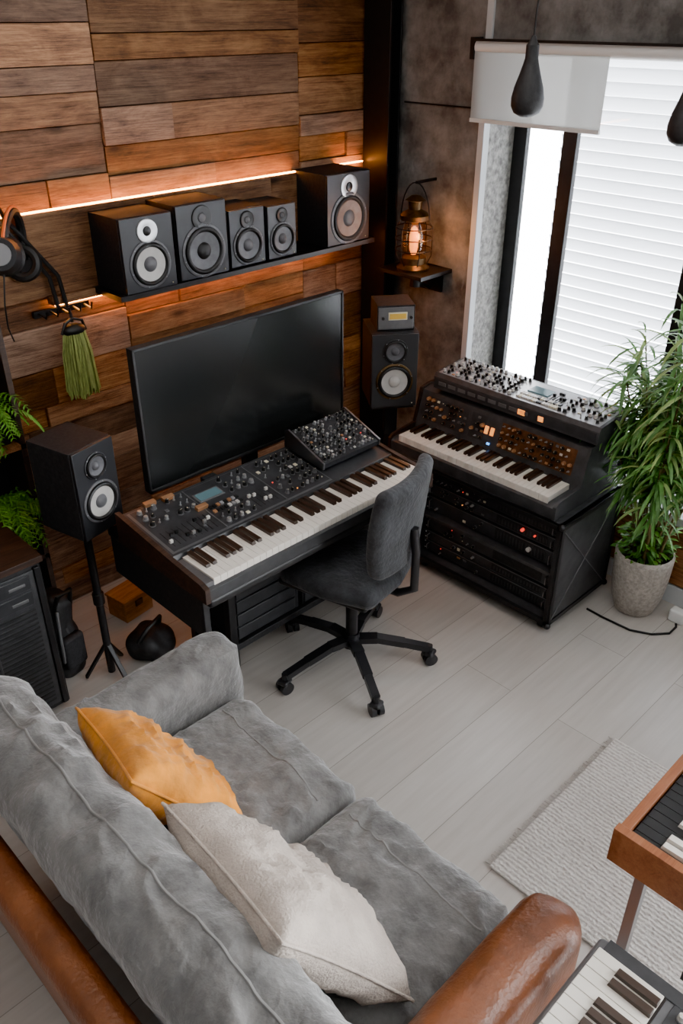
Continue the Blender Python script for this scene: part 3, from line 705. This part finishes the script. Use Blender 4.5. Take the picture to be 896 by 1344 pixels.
for q in(0,.035): b.tube([(1.13+q,YW-.08,2.0),(1.17+q,YW-.08,1.85),(1.24+q,YW-.08,1.68),(1.33+q*.8,YW-.08,1.56),(1.40+q,YW-.08,1.45),(1.41+q,YW-.09,1.335)],.008,'rubber',seg=6)
b.done()
b=B('green_tassel')
b.sph((0,0,.04),.03,'rubber',(1.6,1,.8)); b.tube([(-.05,0,.03),(-.03,0,.07),(0,0,.085),(.04,0,.07),(.05,0,.03)],.006,'rubber',seg=6)
b.tube([(0,0,.07),(0,0,.10),(0,.01,.12)],.006,'rubber',seg=6)
for k in range(200):
    a=random.uniform(0,6.28); r=random.random()**.5; x=.055*r*math.cos(a); y=.03*r*math.sin(a); Lz=random.uniform(.19,.235)
    b.tube([(x*.8,y*.8,.03),(x*1.1,y*1.1,-.05),(x*1.3+random.uniform(-.004,.004),y*1.3,-Lz)],.0032,'tassel',seg=4)
b.done(loc=(1.45,YW-.1,1.205))
b=B('equipment_bag')
def bagf(q):
    q=q.copy(); v=noise.noise(q*9); q+=q.normalized()*v*.03; return q
b.rbox((0,0,.19),(.12,.17,.37),.045,'blackm',n=6,f=bagf)
b.tube([(-.04,-.07,.33),(-.03,-.10,.41),(.03,-.10,.41),(.04,-.07,.33)],.009,'rubber'); b.tube([(-.05,-.09,.1),(-.06,-.11,.22),(-.04,-.09,.34)],.007,'panelg')
b.rbox((0,-.09,.13),(.10,.04,.15),.018,'cab',n=3)
b.done(loc=(1.02,2.65,0),rz=.2)
b=B('cable_bag')
b.rbox((0,0,.07),(.19,.16,.14),.06,'blackm',n=8,f=bagf)
b.tube([(-.08,0,.12),(-.05,-.03,.18),(.04,-.03,.18),(.07,0,.12)],.009,'rubber')
b.done(loc=(1.32,2.46,0),rz=.4,ang=60)
headphones('headphones',(1.40,2.24,.062),(1.35,.1,.6),1.1)
b=B('wooden_box'); b.box(-.075,.075,-.06,.06,0,.1,'boxwood'); b.box(-.08,.08,-.065,.065,.1,.112,'boxwood'); b.box(-.02,.02,-.067,-.06,.06,.09,'brass'); b.done(loc=(1.42,2.78,0),rz=.15,bevel=.003)
b=B('floor_cable'); b.tube([(2.87,1.36,.006),(2.865,1.28,.006),(2.87,1.15,.006),(2.91,1.07,.006),(2.97,1.02,.006),(3.03,1.02,.006),(3.05,1.03,.006)],.005,'rubber'); b.done()
b=B('power_adapter'); b.rbox((3.08,1.04,.03),(.05,.07,.06),.01,'white',n=2); b.done()

# ---------------------------------------------------------------- sofa
b=B('grey_sofa')
def wr(amp,sc,puff=0,hx=1,hy=1,seed=0):
    def f(q):
        q=q.copy(); s=V((seed,seed*2,0))
        n=noise.fractal(V((q.x*sc,q.y*sc,q.z*sc))+s,.9,2.1,5)
        rg=1-abs(noise.noise(V((q.x*sc*1.3+4*noise.noise(q*4),q.y*sc*.9,q.z*sc))+s*2))*2.6
        if puff and q.z>0: q.z+=puff*max(0,1-(q.x/hx)**2)*max(0,1-(q.y/hy)**2)
        dv=n*amp+max(0,rg)**2*amp*1.0
        q+= V((0,0,1))*dv if q.z>0 else V((0,0,0)); q.x+=dv*.6
        return q
    return f
b.rbox((.83,1.11,.215),(.64,1.3,.17),.03,'sofa',n=4)
f1=wr(.009,8,.024,.31,.27,3); f2=wr(.009,8,.024,.31,.27,9)
b.rbox((.86,1.378,.365),(.62,.545,.17),.055,'sofa',n=(46,42,2),f=f1)
b.rbox((.86,.83,.365),(.62,.545,.17),.055,'sofa',n=(46,42,2),f=f2)
for yc,f in((1.378,f1),(.83,f2)):
    b.tube([V((.86,yc,.3645))+f(V((.185+.02*(i/40),-.225+i*.45/40,.085))) for i in range(41)],.0035,'sofa_l',seg=6)
b.rbox((.85,1.74,.35),(.72,.17,.50),.06,'sofa',n=(36,8,18),f=wr(.010,7,0,1,1,5))
f3=wr(.013,7,0.01,.12,.7,14); R3=RY(math.radians(-13)); c3=V((.50,1.15,.56))
b.rbox(c3,(.225,1.38,.54),.085,'sofa',n=(8,90,24),R=R3,f=f3)
b.tube([c3+R3@(f3(V((.03,-.62+i*1.24/70,.27)))+V((0,0,.000))) for i in range(71)],.0035,'sofa_l',seg=6)
b.rbox((.325,1.13,.38),(.085,1.44,.62),.04,'leather',n=(2,10,6),R=RY(math.radians(-7)))
b.rbox((.78,.475,.36),(.78,.155,.54),.074,'leather',n=(14,2,10),f=wr(.006,5,0,1,1,8))
for x in(.38,1.1):
    for y in(.5,1.76): b.cyl((x,y,0),(x,y,.14),.02,'wood_dk',r1=.028)
b.done(ang=60)

def pillow(name,size,th,loc,R,m,seed):
    b=B(name); n=48; vs=[]; fs=[]; S=size/2
    def P(u,v,sg):
        k=1-.09*(1-abs(u)**2)*abs(v)**3; k2=1-.09*(1-abs(v)**2)*abs(u)**3
        x=u*S*k2; y=v*S*k
        e=max(0,(1-u**4)*(1-v**4))**.55
        nn=noise.fractal(V((u*2.2+seed,v*1.6,sg*3)),.8,2,4)
        rg=max(0,1-3*abs(noise.noise(V((u*3.2+seed*3,v*1.1+u,sg*2)))))**2
        rg2=max(0,1-3*abs(noise.noise(V((u*1.3+seed*5+v,v*3.6,sg*2)))))**2
        return V((x,y,sg*th/2*e*(1+.18*nn+.18*rg+.10*rg2)))
    for sg in(1,-1):
        base=len(vs)
        for i in range(n+1):
            for j in range(n+1): vs.append(P(-1+2*i/n,-1+2*j/n,sg))
        for i in range(n):
            for j in range(n):
                q=(base+i*(n+1)+j,base+(i+1)*(n+1)+j,base+(i+1)*(n+1)+j+1,base+i*(n+1)+j+1); fs.append(q if sg>0 else q[::-1])
    b.faces(vs,fs,m); bmesh.ops.remove_doubles(b.bm,verts=b.bm.verts,dist=.0004)
    ed=[P(-1+2*i/20,-1,0) for i in range(20)]+[P(1,-1+2*i/20,0) for i in range(20)]+[P(1-2*i/20,1,0) for i in range(20)]+[P(-1,1-2*i/20,0) for i in range(20)]
    b.tube(ed,.004,m,closed=True,seg=6)
    o=b.done(loc=loc,ang=70); o.rotation_euler=R.to_euler(); return o
pillow('mustard_pillow',.40,.14,(.712,1.375,.635),RY(math.radians(54))@RZ(math.radians(-16)),'mustard',2)
pillow('linen_pillow',.48,.16,(.70,.885,.645),RY(math.radians(56))@RZ(math.radians(-12)),'linen',6)

b=B('woven_rug'); b.rbox((1.88,.12,.006),(.76,1.5,.012),.005,'rug',n=2)
for i in range(60):
    x=1.51+i*.0126; b.tube([(x,.868,.005),(x+random.uniform(-.004,.004),.885+random.uniform(0,.01),.003)],.0018,'rug',seg=4)
b.done()

b=B('wooden_electric_piano')
L=.95; Wd=.42
b.box(0,L,0,Wd,0,.035,'wood_red'); b.box(0,.022,0,Wd,0,.10,'wood_red'); b.box(L-.022,L,0,Wd,0,.10,'wood_red')
b.box(0,L,0,.022,0,.082,'wood_red'); b.box(.022,L-.022,.20,Wd,.03,.10,'wood_red'); b.box(.022,L-.022,.022,.2,.03,.045,'gap')
keys(b,.03,L-.03,.026,.195,.055,34,wm='knob',bm_='ivory')
b.box(.04,L-.04,.23,.39,.10,.104,'panel'); panel_controls(b,(.05,.24,.104),(L-.1,0,0),(0,.14,0),16,3)
for x in(.08,L-.08):
    for y in(.06,Wd-.06): b.beam((x,y,-.679),(x,y,0),.025,.025,'chrome')
    b.beam((x,.03,-.668),(x,Wd-.03,-.668),.025,.025,'chrome')
b.beam((.08,.21,-.3),(L-.08,.21,-.3),.02,.03,'black')
b.done(loc=(1.25+L,.44,.695),rz=math.pi,bevel=.003)
b=B('stage_keyboard')
L=.72; Wd=.27
b.rbox((L/2,Wd/2,.03),(L,Wd,.06),.012,'panelg',n=2)
b.box(.03,L-.045,.012,.16,.055,.064,'gap'); keys(b,.035,L-.05,.014,.155,.058,24,h=.014)
b.box(.0,.03,.02,Wd-.02,.058,.064,'panel')
b.box(.03,L-.03,.175,Wd-.015,.059,.063,'panel'); panel_controls(b,(.03,.18,.063),(L-.08,0,0),(0,.07,0),16,2,size=.008)
for x in(.1,L-.1):
    b.beam((x,.02,-.575),(x,Wd-.02,-.005),.02,.02,'black'); b.beam((x,Wd-.02,-.575),(x,.02,-.005),.02,.02,'black')
b.beam((.1,.135,-.29),(L-.1,.135,-.29),.02,.02,'black')
b.done(loc=(1.12,.365,.585),rz=math.pi,bevel=.002)

# ---------------------------------------------------------------- light
w=bpy.data.worlds.new('World'); bpy.context.scene.world=w; w.use_nodes=True; nt=w.node_tree; nt.nodes.clear()
o=N(nt,'ShaderNodeOutputWorld'); bg=N(nt,'ShaderNodeBackground'); tc=N(nt,'ShaderNodeTexCoord'); sp=N(nt,'ShaderNodeSeparateXYZ')
mr=N(nt,'ShaderNodeMapRange'); mr.inputs[1].default_value=.1; mr.inputs[2].default_value=.5
mx=N(nt,'ShaderNodeMix',data_type='RGBA'); mx.inputs[6].default_value=(.34,.34,.35,1); mx.inputs[7].default_value=(23,23.6,24.4,1)
L_=nt.links; L_.new(tc.outputs['Generated'],sp.inputs[0]); L_.new(sp.outputs[0],mr.inputs[0]); L_.new(mr.outputs[0],mx.inputs[0]); L_.new(mx.outputs[2],bg.inputs[0]); L_.new(bg.outputs[0],o.inputs[0])
light('added_fill_light','AREA',(1.5,1.0,2.95),14,(1,.96,.92),1.6)  # unseen area light added overhead to soften and fill the interior, no actual fixture

cam=bpy.data.cameras.new('camera'); co=bpy.data.objects.new('camera',cam); bpy.context.scene.collection.objects.link(co)
co.location=(0,0,2.3); co.rotation_euler=(math.radians(59),0,math.radians(-44.5))
cam.sensor_fit='VERTICAL'; cam.sensor_height=24; cam.lens=1100/1344*24; cam.clip_start=.02
bpy.context.scene.camera=co
try:
    bpy.context.scene.view_settings.view_transform='AgX'; bpy.context.scene.view_settings.look='AgX - Punchy'
    bpy.context.scene.view_settings.exposure=.3
except Exception: pass
